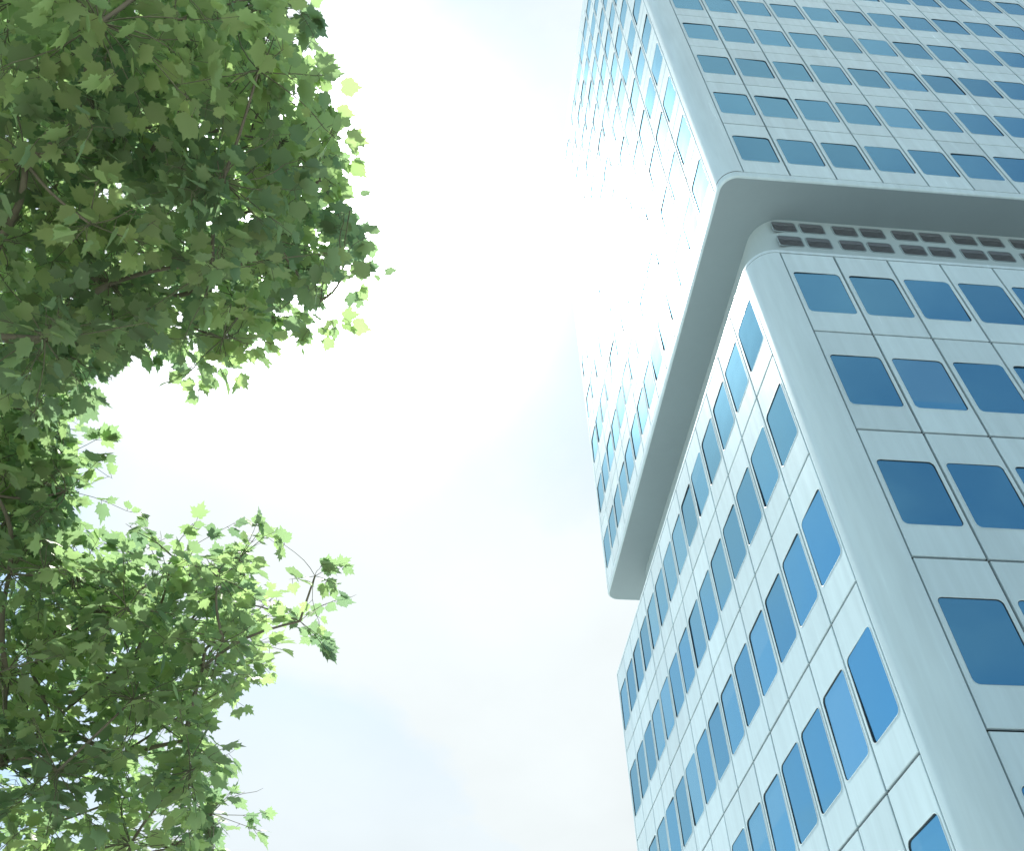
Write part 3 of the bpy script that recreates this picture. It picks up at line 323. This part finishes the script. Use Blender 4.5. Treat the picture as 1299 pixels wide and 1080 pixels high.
def build_cladding(b, ff):
    nm, org, ax, nrm, n, w = ff
    V, F, T = [], [], []
    loops = panel_loops(w)
    N = 4 * (ARC + 1)
    up = Vector((0, 0, 1))
    rnd = random.Random(nm + b['kind'])
    for r in range(b['rows']):
        for c in range(n):
            base = len(V)
            tone = rnd.gauss(0, .03)
            # every panel sits a hair out of true with its neighbours
            tx, ty, dz = rnd.gauss(0, .0011), rnd.gauss(0, .0007), rnd.uniform(-.002, .002)
            for lp, z in loops:
                for (x, y) in lp:
                    zz = z + dz + (x - w / 2) * tx + (y - H / 2) * ty
                    V.append(tw(org + ax * (c * w + x) + up * (r * H + y) + nrm * zz))
                    T.append(tone)
            for k in range(len(loops) - 1):
                for f in ring_faces(base + k * N, base + (k + 1) * N, N):
                    F.append(f)
    # dark backing sheet that shows in the joints
    base = len(V)
    fi = len(F)
    for (x, y) in ((-.05, 0), (n * w + .05, 0), (n * w + .05, b['rows'] * H), (-.05, b['rows'] * H)):
        V.append(tw(org + ax * x + up * y - nrm * .125))
        T.append(0)
    F.append((base, base + 1, base + 2, base + 3))
    mi = [0] * fi + [1]
    o = mesh_obj('cladding_wall', V, F, [M_CLAD, M_JOINT], tower, mi)
    at = o.data.attributes.new('panel_tone', 'FLOAT', 'POINT')
    at.data.foreach_set('value', T)
    return o

def plan_loop(b, off, seg=10, rmin=.02):
    """rounded rectangle plan, moved inwards by off"""
    r = max(b['rad'] - off, rmin)
    return rrect(b['x0'] + off, b['y0'] + off, b['x1'] - off, b['y1'] - off, r, seg)

def sweep(name, b, prof, mat, close_top=False, smooth=True, seg=10, rmin=.02):
    V, F = [], []
    n = 4 * (seg + 1)
    for off, z in prof:
        for (x, y) in plan_loop(b, off, seg, rmin):
            V.append(tw((x, y, z)))
    for k in range(len(prof) - 1):
        F += ring_faces(k * n, (k + 1) * n, n)
    if close_top:
        F.append(tuple(range((len(prof) - 1) * n, len(prof) * n)))
    return mesh_obj(name, V, F, mat, tower, smooth=smooth)

def sharp(o, ang=35):
    o.data.set_sharp_from_angle(angle=R(ang))
    return o

lo, hi = BLOCKS
lo_top = lo['z0'] + lo['rows'] * H
hi_top = hi['z0'] + hi['rows'] * H

# rounded corner columns, each one tall smooth casing
def corner_column(b, q, z0, z1, seg=14):
    loop = rrect(b['x0'], b['y0'], b['x1'], b['y1'], b['rad'], seg)
    arc = loop[q * (seg + 1):(q + 1) * (seg + 1)]
    dx = b['c'] - b['rad'] - .017
    a, z = arc[0], arc[-1]
    ext = {0: ((0, -1), (-1, 0)), 1: ((1, 0), (0, -1)), 2: ((0, 1), (1, 0)), 3: ((-1, 0), (0, 1))}[q]
    pts = [(a[0] + ext[0][0] * dx, a[1] + ext[0][1] * dx)] + arc + [(z[0] + ext[1][0] * dx, z[1] + ext[1][1] * dx)]
    nrm = {0: ((-1, 0), (0, -1)), 1: ((0, -1), (1, 0)), 2: ((1, 0), (0, 1)), 3: ((0, 1), (-1, 0))}[q]
    e = .09
    pts = [(pts[0][0] + nrm[0][0] * e, pts[0][1] + nrm[0][1] * e)] + pts + [(pts[-1][0] + nrm[1][0] * e, pts[-1][1] + nrm[1][1] * e)]
    V, F = [], []
    n = len(pts)
    zs = [z0 + (z1 - z0) * i / 12 for i in range(13)]
    for zz in zs:
        for (x, y) in pts:
            V.append(tw((x, y, zz)))
    for k in range(12):
        for i in range(n - 1):
            F.append((k * n + i, k * n + i + 1, (k + 1) * n + i + 1, (k + 1) * n + i))
    o = mesh_obj('corner_column', V, F, M_CLAD, tower, smooth=True)
    sharp(o, 40)
    return o

for b in BLOCKS:
    t0 = b['z0'] if b['kind'] == 'upper' else 0.0
    t1 = hi_top - .017 if b['kind'] == 'upper' else lo_top - .012
    for q in range(4):
        corner_column(b, q, t0 + (.017 if b['kind'] == 'upper' else 0), t1)
    for ff in face_frames(b):
        build_cladding(b, ff)

# base plinth under the lowest row
sharp(sweep('plinth', lo, [(.004, 0), (.004, lo['z0'] - .02), (.09, lo['z0'] - .02)], M_CONC))
# coping of the lower block, with a slightly rounded lip
def arc_prof(cx, cz, r, a0, a1, n):
    return [(cx - r * math.cos(R(a0 + (a1 - a0) * i / n)), cz + r * math.sin(R(a0 + (a1 - a0) * i / n))) for i in range(n + 1)]
cop = [(.10, lo_top + .012), (.0, lo_top + .012)] + arc_prof(.07, Z_LOWTOP - .07, .07, 0, 90, 4) + [(.42, Z_LOWTOP), (.45, Z_LOWTOP - .03), (.45, Z_LOWTOP - .35)]
sharp(sweep('coping', lo, cop, M_CLAD))
sweep('terrace', lo, [(.46, Z_LOWTOP - .3), (DEPTH + .3, Z_LOWTOP - .3)], M_CONC, smooth=False)
# recessed wall of the vent floor
sharp(sweep('recessed_wall', lo, [(DEPTH, Z_LOWTOP - .32), (DEPTH, Z_SOFF + .1)], M_NECK, rmin=.9))
# overhang: rounded lower lip and soffit of the upper block
lip = [(.10, hi['z0'] - .017), (.0, hi['z0'] - .017)] + arc_prof(.06, Z_SOFF + .06, .06, 0, -90, 4)
sharp(sweep('fascia', hi, lip + [(.075, Z_SOFF)], M_CLAD))
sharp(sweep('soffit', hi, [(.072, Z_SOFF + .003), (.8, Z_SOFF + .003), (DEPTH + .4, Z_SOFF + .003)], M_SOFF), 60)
# parapet and roof
par = [(.10, hi_top + .005), (.0, hi_top + .005), (.0, Z_ROOF - .05), (.05, Z_ROOF), (.5, Z_ROOF), (.5, Z_ROOF - 1.0)]
sharp(sweep('parapet', hi, par, M_CLAD))
sweep('roof', hi, [(.5, Z_ROOF - 1.0), (3.0, Z_ROOF - 1.0)], M_CONC, close_top=True, smooth=False)

# --- windows
def frame_mesh(w):
    hw, hh = (U1 - U0) * w / 2, (V1 - V0) * H / 2
    prof = [(.010, .0022), (.009, .007), (-.004, .008), (-.010, .005), (-.010, -.05)]
    V, F = [], []
    N = 4 * (ARC + 1)
    for off, z in prof:
        for (x, y) in rrect(-hw - off, -hh - off, hw + off, hh + off, RC + off):
            V.append((x, y, z))
    for k in range(len(prof) - 1):
        F += ring_faces(k * N, (k + 1) * N, N)
    return V, F

def gasket_mesh(w):
    hw, hh = (U1 - U0) * w / 2, (V1 - V0) * H / 2
    V, F = [], []
    N = 4 * (ARC + 1)
    for off, z in ((-.009, -.004), (-.022, -.006), (-.023, -.03)):
        for (x, y) in rrect(-hw - off, -hh - off, hw + off, hh + off, RC + off):
            V.append((x, y, z))
    for k in range(2):
        F += ring_faces(k * N, (k + 1) * N, N)
    return V, F

def pane_mesh(w):
    hw, hh = (U1 - U0) * w / 2 - .011, (V1 - V0) * H / 2 - .011
    V = [(x, y, 0) for (x, y) in rrect(-hw, -hh, hw, hh, RC - .011)]
    return V, [tuple(range(len(V)))]

CAMR = Matrix(CAM_ROT)
CAMF = 1156.05 / 1299.0
def project(p):
    v = CAMR.transposed() @ (Vector(p) - Vector((0, 0, EYE)))
    if v.z > -.5:
        return None
    return (CAMF * v.x / -v.z, CAMF * v.y / -v.z)

slots = []
for b in BLOCKS:
    for ff in face_frames(b):
        nm, org, ax, nrm, n, w = ff
        for r in range(b['rows']):
            for c in range(n):
                ctr = org + ax * ((c + .5) * w) + Vector((0, 0, (r + (V0 + V1) / 2) * H))
                area = 0
                if nm in ('front', 'side'):
                    q = project(ctr)
                    if q and abs(q[0]) < .515 and abs(q[1]) < .43:
                        d = ctr - Vector((0, 0, EYE))
                        area = abs(d.normalized().dot(nrm)) / d.length_squared
                slots.append((area, ctr, nm, ax, nrm, w))
slots.sort(key=lambda s: -s[0])
ROT = {'front': (R(90), 0, 0), 'side': (R(90), 0, R(-90)), 'rear': (R(90), 0, R(180)), 'flank': (R(90), 0, R(90))}
data = {}
def mesh_data(key, name, VF, mat, smooth=False):
    me = bpy.data.meshes.new(name)
    me.from_pydata(VF[0], [], VF[1])
    me.materials.append(mat)
    me.update()
    data[key] = me
for w, k in ((WX, 'x'), (WY, 'y')):
    mesh_data('f' + k, 'window', frame_mesh(w), M_FRAME)
    mesh_data('g' + k, 'gasket', gasket_mesh(w), M_GASKET)
    mesh_data('p' + k, 'pane', pane_mesh(w), M_GLASS)

wr = random.Random(4)
for (area, ctr, nm, ax, nrm, w) in slots[:100]:
    k = 'x' if nm in ('front', 'rear') else 'y'
    o = bpy.data.objects.new('window', data['f' + k])
    o.location = tw(ctr)
    o.rotation_euler = ROT[nm]
    link(o, tower)
    g = bpy.data.objects.new('gasket', data['g' + k])
    link(g, o)
    p = bpy.data.objects.new('pane', data['p' + k])
    p.location = (0, 0, -.016)
    p.rotation_euler = (wr.gauss(0, R(.45)), wr.gauss(0, R(.45)), 0)
    link(p, o)

V, F, MI = [], [], []
shapes = {k: (frame_mesh(w), gasket_mesh(w), pane_mesh(w)) for w, k in ((WX, 'x'), (WY, 'y'))}
for (area, ctr, nm, ax, nrm, w) in slots[100:]:
    k = 'x' if nm in ('front', 'rear') else 'y'
    up = Vector((0, 0, 1))
    a, c_ = wr.gauss(0, R(.45)), wr.gauss(0, R(.45))
    for mi, (vv, ff) in enumerate(shapes[k]):
        base = len(V)
        for (x, y, z) in vv:
            if mi == 2:
                z = -.016 + x * a + y * c_
            V.append(tw(ctr + ax * x + up * y + nrm * z))
        for f in ff:
            F.append(tuple(base + i for i in f))
            MI.append(mi)
ws = mesh_obj('window', V, F, [M_FRAME, M_GASKET, M_GLASS], tower, MI)
ws['kind'] = 'stuff'

# --- vents of the recessed floor: dark louvred openings in two rows
def vent_mesh(w=.78, h=.56):
    V, F, MI = [], [], []
    N = 4 * (ARC + 1)
    prof = [(.03, .0), (.03, .02), (0, .02), (0, .004)]
    for off, z in prof:
        for (x, y) in rrect(-w / 2 - off, -h / 2 - off, w / 2 + off, h / 2 + off, .09 + off):
            V.append((x, y, z))
    for k in range(3):
        F += ring_faces(k * N, (k + 1) * N, N)
        MI += [0] * N
    F.append(tuple(range(3 * N, 4 * N)))
    MI.append(1)
    for i in range(5):
        y = -h / 2 + .075 + i * .072
        b0 = len(V)
        for (yy, zz) in ((y, .006), (y + .012, .006), (y - .02, .03), (y - .032, .03)):
            V.append((-w / 2 + .03, yy, zz))
            V.append((w / 2 - .03, yy, zz))
        F += [(b0, b0 + 1, b0 + 3, b0 + 2), (b0 + 2, b0 + 3, b0 + 5, b0 + 4), (b0 + 4, b0 + 5, b0 + 7, b0 + 6), (b0 + 6, b0 + 7, b0 + 1, b0)]
        MI += [2] * 4
    return V, F, MI

vv, vf, vm_ = vent_mesh()
vme = bpy.data.meshes.new('vent')
vme.from_pydata(vv, [], vf)
for m in (M_SOFF, M_VENT, M_VENTSLAT):
    vme.materials.append(m)
vme.polygons.foreach_set('material_index', vm_)
for i in range(14):
    xv = 10.42 + .36 + (i // 2) * 2.04 + (i % 2) * .94
    for zv in (Z_SOFF - .47, Z_SOFF - 1.34):
        o = bpy.data.objects.new('vent', vme)
        o.location = tw((xv, lo['y0'] + DEPTH - .001, zv))
        o.rotation_euler = (R(90), 0, 0)
        link(o, tower)

# ------------------------------------------------------------------ trees
def tube(V, F, pts, radii, n=7):
    base = len(V)
    prev = None
    for i, p in enumerate(pts):
        d = (pts[min(i + 1, len(pts) - 1)] - pts[max(i - 1, 0)]).normalized()
        a = d.orthogonal().normalized() if prev is None else (prev - d * prev.dot(d)).normalized()
        prev = a
        b = d.cross(a)
        for k in range(n):
            t = 2 * PI * k / n
            V.append(p + (a * math.cos(t) + b * math.sin(t)) * radii[i])
    for i in range(len(pts) - 1):
        for k in range(n):
            F.append((base + i * n + k, base + i * n + (k + 1) % n, base + (i + 1) * n + (k + 1) % n, base + (i + 1) * n + k))

# five-lobed leaf, half outline from stem to tip (x across, y along), unit length about 1
HALF = [(0, 0), (.16, -.10), (.34, -.06), (.30, .08), (.52, .20), (.40, .27), (.66, .56), (.44, .50), (.40, .60), (.22, .50), (.20, .66), (.26, .80), (.10, .78), (0, 1.08)]

def add_leaf(V, F, T, p, d, nrm, size, tone, rnd):
    """p stem point, d direction of the midrib, nrm upper side"""
    d = d.normalized()
    x = d.cross(nrm).normalized()
    nrm = x.cross(d).normalized()
    fold = rnd.uniform(.05, .42)
    droop = rnd.uniform(.0, .4)
    sx = rnd.uniform(.85, 1.12)
    lobe = rnd.uniform(.0, .75)          # how far the bays between the lobes are filled
    curl = rnd.uniform(-.5, .5)
    def P(a, b):
        rr = math.hypot(a, b - .35)
        if rr > .05 and a != 0:
            k = 1 + lobe * (.47 / rr - 1)
            a, b = a * k, .35 + (b - .35) * k
        z = curl * a * b * .5 + abs(a) * fold - droop * b * b * .5 - .25 * a * a
        return p + (x * (a * sx) + d * b + nrm * z) * size
    base = len(V)
    n = len(HALF)
    for (a, b) in HALF:
        V.append(P(a, b))
    for (a, b) in HALF[1:-1]:
        V.append(P(-a, b))
    mids = [.0, .25, .45, .62, .8]
    mb = len(V)
    V.append(P(0, .22)); V.append(P(0, .48)); V.append(P(0, .74))
    T += [tone] * (len(V) - base)
    Lh = [base] + [base + n + i for i in range(n - 2)] + [base + n - 1]
    Rh = [base + i for i in range(n)]
    m0, m1, m2 = mb, mb + 1, mb + 2
    for Q, flip in ((Rh, False), (Lh, True)):
        tri = [(Q[0], Q[1], m0), (Q[1], Q[2], Q[3], m0), (m0, Q[3], Q[4], Q[5]), (m0, Q[5], Q[7], m1), (Q[5], Q[6], Q[7]),
               (m1, Q[7], Q[8], Q[9]), (m1, Q[9], Q[10], m2), (Q[10], Q[11], Q[12], m2), (m2, Q[12], Q[13])]
        for t in tri:
            F.append(tuple(reversed(t)) if flip else t)

def build_tree(name, sprigs, nfull, base, trunk_top, seed, leaf, label, nodes, trunk_r):
    rnd = random.Random(seed)
    root = empty(name, base, label, 'tree')
    B = Vector(base)
    S3 = [Vector(s) for s in sprigs]
    # branch nodes by k-means over the sprigs
    cen = [S3[i].copy() for i in rnd.sample(range(nfull), nodes)]
    own = [0] * len(S3)
    for it in range(5):
        acc = [[Vector((0, 0, 0)), 0] for _ in cen]
        for i, s in enumerate(S3):
            j = min(range(nodes), key=lambda k: (cen[k] - s).length_squared)
            own[i] = j
            acc[j][0] += s
            acc[j][1] += 1
        cen = [a / n if n else c for (a, n), c in zip(acc, cen)]
    top = Vector(trunk_top)
    # rooted tree: node joins the nearest already joined node that lies closer to the trunk head
    order = sorted(range(nodes), key=lambda k: (cen[k] - top).length)
    par, kids = {}, {}
    joined = []
    for k in order:
        best, bd = -1, (cen[k] - top).length * .8
        for j in joined:
            d = (cen[j] - cen[k]).length + .35 * (cen[j] - top).length
            if d < bd:
                best, bd = j, d
        par[k] = best
        joined.append(k)
    load = {k: 1 for k in range(nodes)}
    for k in reversed(order):
        if par[k] >= 0:
            load[par[k]] += load[k]
    rad = {k: .006 + .0075 * math.sqrt(load[k]) for k in range(nodes)}
    # trunk
    V, F = [], []
    pts, rr = [], []
    for i in range(13):
        t = i / 12
        wob = Vector((noise.noise((t * 2.1, seed, 0)), noise.noise((t * 2.1, seed, 7)), 0)) * .35 * t
        pts.append(B.lerp(top, t) + wob * (1 - t) * 2)
        rr.append(trunk_r * (1 - .55 * t) * (1 + .5 * math.exp(-t * 14)))
    tube(V, F, [p - B for p in pts], rr, 14)
    mesh_obj('trunk', V, F, M_BARK, root, smooth=True)
    # limbs: one mesh per limb that leaves the trunk, with its own side branches
    heads = [k for k in order if par[k] < 0]
    def collect(k, out):
        out.append(k)
        for j in order:
            if par[j] == k:
                collect(j, out)
        return out
    for h in heads:
        V, F = [], []
        for k in collect(h, []):
            a = top if par[k] < 0 else cen[par[k]]
            b = cen[k]
            L = (b - a).length
            n = 6
            side = Vector((rnd.uniform(-1, 1), rnd.uniform(-1, 1), rnd.uniform(-.3, .8))) * L * .1
            r0 = min(rad[k] * 1.05, trunk_r * .5)
            q = [a.lerp(b, i / n) + side * math.sin(PI * i / n) - B for i in range(n + 1)]
            tube(V, F, q, [r0 + (rad[k] * .7 - r0) * i / n for i in range(n + 1)], 7)
        mesh_obj('branch', V, F, M_BARK, root, smooth=True)
    # twigs and leaves; lit and shaded clumps painted in as a leaf tone per branch
    ntone = [min(.9, max(.1, rnd.gauss(.47, .25))) for _ in range(nodes)]
    V, F = [], []
    LV, LF, LT = [], [], []
    for i, s in enumerate(S3):
        c = cen[own[i]]
        d = s - c
        L = d.length
        if L < 1e-3:
            d = Vector((0, 0, .1)); L = .1
        dirn = d.normalized()
        bend = Vector((rnd.uniform(-1, 1), rnd.uniform(-1, 1), rnd.uniform(-.2, .6))) * L * .12
        fringe = i >= nfull
        ext = rnd.uniform(.10, .22) * (.4 if fringe else 1)
        q = [c.lerp(s, t) + bend * math.sin(PI * t) - B for t in (0, .25, .5, .75, 1)] + [s + dirn * ext - B]
        tube(V, F, q, [r * (.6 if fringe else 1) for r in (.006, .0055, .005, .0045, .004, .002)], 5)
        nl = rnd.randint(4, 6) if fringe else rnd.randint(7, 9)
        twig_tone = min(1, max(0, rnd.gauss(ntone[own[i]], .15)))
        for j in range(nl):
            t = 1 - .75 * rnd.random() ** 1.7 if not fringe else rnd.uniform(.45, 1.0)
            p0 = c.lerp(s + dirn * ext, t) + bend * math.sin(PI * min(t, 1)) - B
            out = Vector((rnd.gauss(0, 1), rnd.gauss(0, 1), rnd.gauss(-.05, .45))) + dirn * .6
            out.normalize()
            stem = (rnd.uniform(.03, .07) if fringe else rnd.uniform(.05, .16))
            p1 = p0 + out * stem + Vector((0, 0, -.02))
            nrm = Vector((rnd.gauss(0, .42), rnd.gauss(0, .42), 1)).normalized()
            md = (out + Vector((0, 0, rnd.uniform(-.5, .05)))).normalized()
            if abs(md.dot(nrm)) > .85:
                nrm = Vector((1, .3, .4)).normalized()
            tube(V, F, [p0, p1], [.0028, .002], 3)
            add_leaf(LV, LF, LT, p1, md, nrm, leaf * rnd.uniform(.5, 1.2), min(1, max(0, twig_tone + rnd.gauss(0, .16))), rnd)
    mesh_obj('twigs', V, F, M_TWIG, root, smooth=True)
    o = mesh_obj('crown', LV, LF, M_LEAF, root, smooth=True)
    at = o.data.attributes.new('leaf_tone', 'FLOAT', 'POINT')
    at.data.foreach_set('value', LT)
    return root

def dec(s):
    return [tuple(int(v) / 100 for v in q.split(',')) for q in s.split()]

build_tree('broadleaf_tree', dec(SPRIGS_A), 1265, (-6.4, 3.4, 0), (-6.0, 4.2, 6.2), 3, .165,
           'large leafy tree overhanging from the top left, its dense rounded crown against the sky', 110, .24)
build_tree('broadleaf_tree', dec(SPRIGS_B), 1035, (-6.6, 10.6, 0), (-6.2, 10.3, 4.2), 8, .165,
           'smaller leafy tree at bottom left, gappy crown with one stray sprig apart at its edge', 100, .22)

# ------------------------------------------------------------------ light and sky
SUN = Vector((-math.sin(R(SUN_AZ)) * math.cos(R(SUN_EL)), math.cos(R(SUN_AZ)) * math.cos(R(SUN_EL)), math.sin(R(SUN_EL))))
sd = bpy.data.lights.new('sun', 'SUN')
sd.energy = SUN_E
sd.angle = R(.53)
sd.color = (1, .95, .86)
so = bpy.data.objects.new('sun', sd)
so.rotation_euler = SUN.to_track_quat('Z', 'Y').to_euler()
so.location = SUN * 200
link(so)

w = bpy.data.worlds.new('World')
scene.world = w
w.use_nodes = True
t = NT(w.node_tree)
out = t.n('ShaderNodeOutputWorld')
bg = t.n('ShaderNodeBackground', i_Strength=SKY_STR)
sky = t.n('ShaderNodeTexSky', sky_type='NISHITA', sun_disc=False, sun_elevation=R(SUN_EL), sun_rotation=-R(SUN_AZ),
          air_density=1.0, dust_density=.6, ozone_density=1.6)
tc = t.n('ShaderNodeTexCoord')
nrm = t.n('ShaderNodeVectorMath', operation='NORMALIZE')
t.l(tc.outputs['Generated'], nrm.inputs[0])
dt = t.n('ShaderNodeVectorMath', operation='DOT_PRODUCT')
dt.inputs[1].default_value = SUN
t.l(nrm.outputs[0], dt.inputs[0])
d = t.math('MAXIMUM', dt.outputs['Value'], 0.)
sep = t.n('ShaderNodeSeparateXYZ')
t.l(nrm.outputs[0], sep.inputs[0])
# flat cloud deck: direction divided by height
k = t.math('ADD', t.math('MAXIMUM', sep.outputs['Z'], 0.), .35)
cmb = t.n('ShaderNodeCombineXYZ')
t.l(t.math('DIVIDE', sep.outputs['X'], k), cmb.inputs[0])
t.l(t.math('DIVIDE', sep.outputs['Y'], k), cmb.inputs[1])
mp = t.n('ShaderNodeMapping', i_Location=CLOUD_LOC)
t.l(cmb.outputs[0], mp.inputs['Vector'])
n1 = t.n('ShaderNodeTexNoise', i_Scale=CLOUD_SCALE, i_Detail=9.0, i_Roughness=.52, i_Distortion=.25)
t.l(mp.outputs[0], n1.inputs['Vector'])
n2 = t.n('ShaderNodeTexNoise', i_Scale=CLOUD_SCALE * 2.3, i_Detail=6.0, i_Roughness=.5)
t.l(mp.outputs[0], n2.inputs['Vector'])
# the cover is thick on the sunward half and thins out on the other
sm = t.n('ShaderNodeMapRange', interpolation_type='SMOOTHSTEP')
sm.inputs[1].default_value = .15
sm.inputs[2].default_value = .72
t.l(d, sm.inputs[0])
# clouds thinned on the unseen left to dim light on the tower's side face
sx = t.n('ShaderNodeMapRange', interpolation_type='SMOOTHSTEP')
sx.inputs[1].default_value = -.50
sx.inputs[2].default_value = -.20
t.l(sep.outputs['X'], sx.inputs[0])
sun_side = t.math('MULTIPLY', sm.outputs[0], sx.outputs[0])
cover = t.math('MULTIPLY_ADD', sun_side, COVER_A, COVER_B)
m = t.math('ADD', n1.outputs['Fac'], cover)
mask = t.ramp(m, [(.42, 0.), (.68, 1.)])
body = t.math('MULTIPLY_ADD', n2.outputs['Fac'], .30, .86)
mask = t.math('MAXIMUM', mask, t.math('MULTIPLY', sun_side, VEIL))
# low sky is hazier
hz = t.n('ShaderNodeMapRange', interpolation_type='SMOOTHSTEP')
for i_, v_ in ((1, .80), (2, .36), (3, 0.), (4, .93)):
    hz.inputs[i_].default_value = v_
t.l(sep.outputs['Z'], hz.inputs[0])
mask = t.math('MAXIMUM', mask, t.math('MULTIPLY', sun_side, hz.outputs[0]))
glow = t.math('ADD', t.math('MULTIPLY', t.math('POWER', d, 6.), CL_G1), t.math('MULTIPLY', t.math('POWER', d, CL_P2), CL_G2))
lum = t.math('ADD', t.math('MULTIPLY', body, CL_BASE), glow)
cc = t.n('ShaderNodeVectorMath', operation='SCALE')
cc.inputs[0].default_value = (.92, .985, 1.)
t.l(lum, cc.inputs['Scale'])
skyg = t.n('ShaderNodeVectorMath', operation='MULTIPLY')
t.l(sky.outputs[0], skyg.inputs[0])
skyg.inputs[1].default_value = SKY_TINT
t.l(t.mix(mask, skyg.outputs[0], cc.outputs[0]), bg.inputs['Color'])
t.l(bg.outputs[0], out.inputs[0])

# ------------------------------------------------------------------ camera
cd = bpy.data.cameras.new('camera')
cd.sensor_fit = 'HORIZONTAL'
cd.sensor_width = 36
cd.lens = 36 * CAMF
cd.clip_end = 3000
co = bpy.data.objects.new('camera', cd)
co.matrix_world = Matrix.Translation((0, 0, EYE)) @ CAMR.to_4x4()
link(co)
scene.camera = co

scene.view_settings.view_transform = 'Standard'
scene.view_settings.look = 'None'
scene.view_settings.gamma = 1
scene.view_settings.exposure = EXPOSURE
scene.cycles.max_bounces = 12
scene.cycles.diffuse_bounces = 8
scene.cycles.transmission_bounces = 10
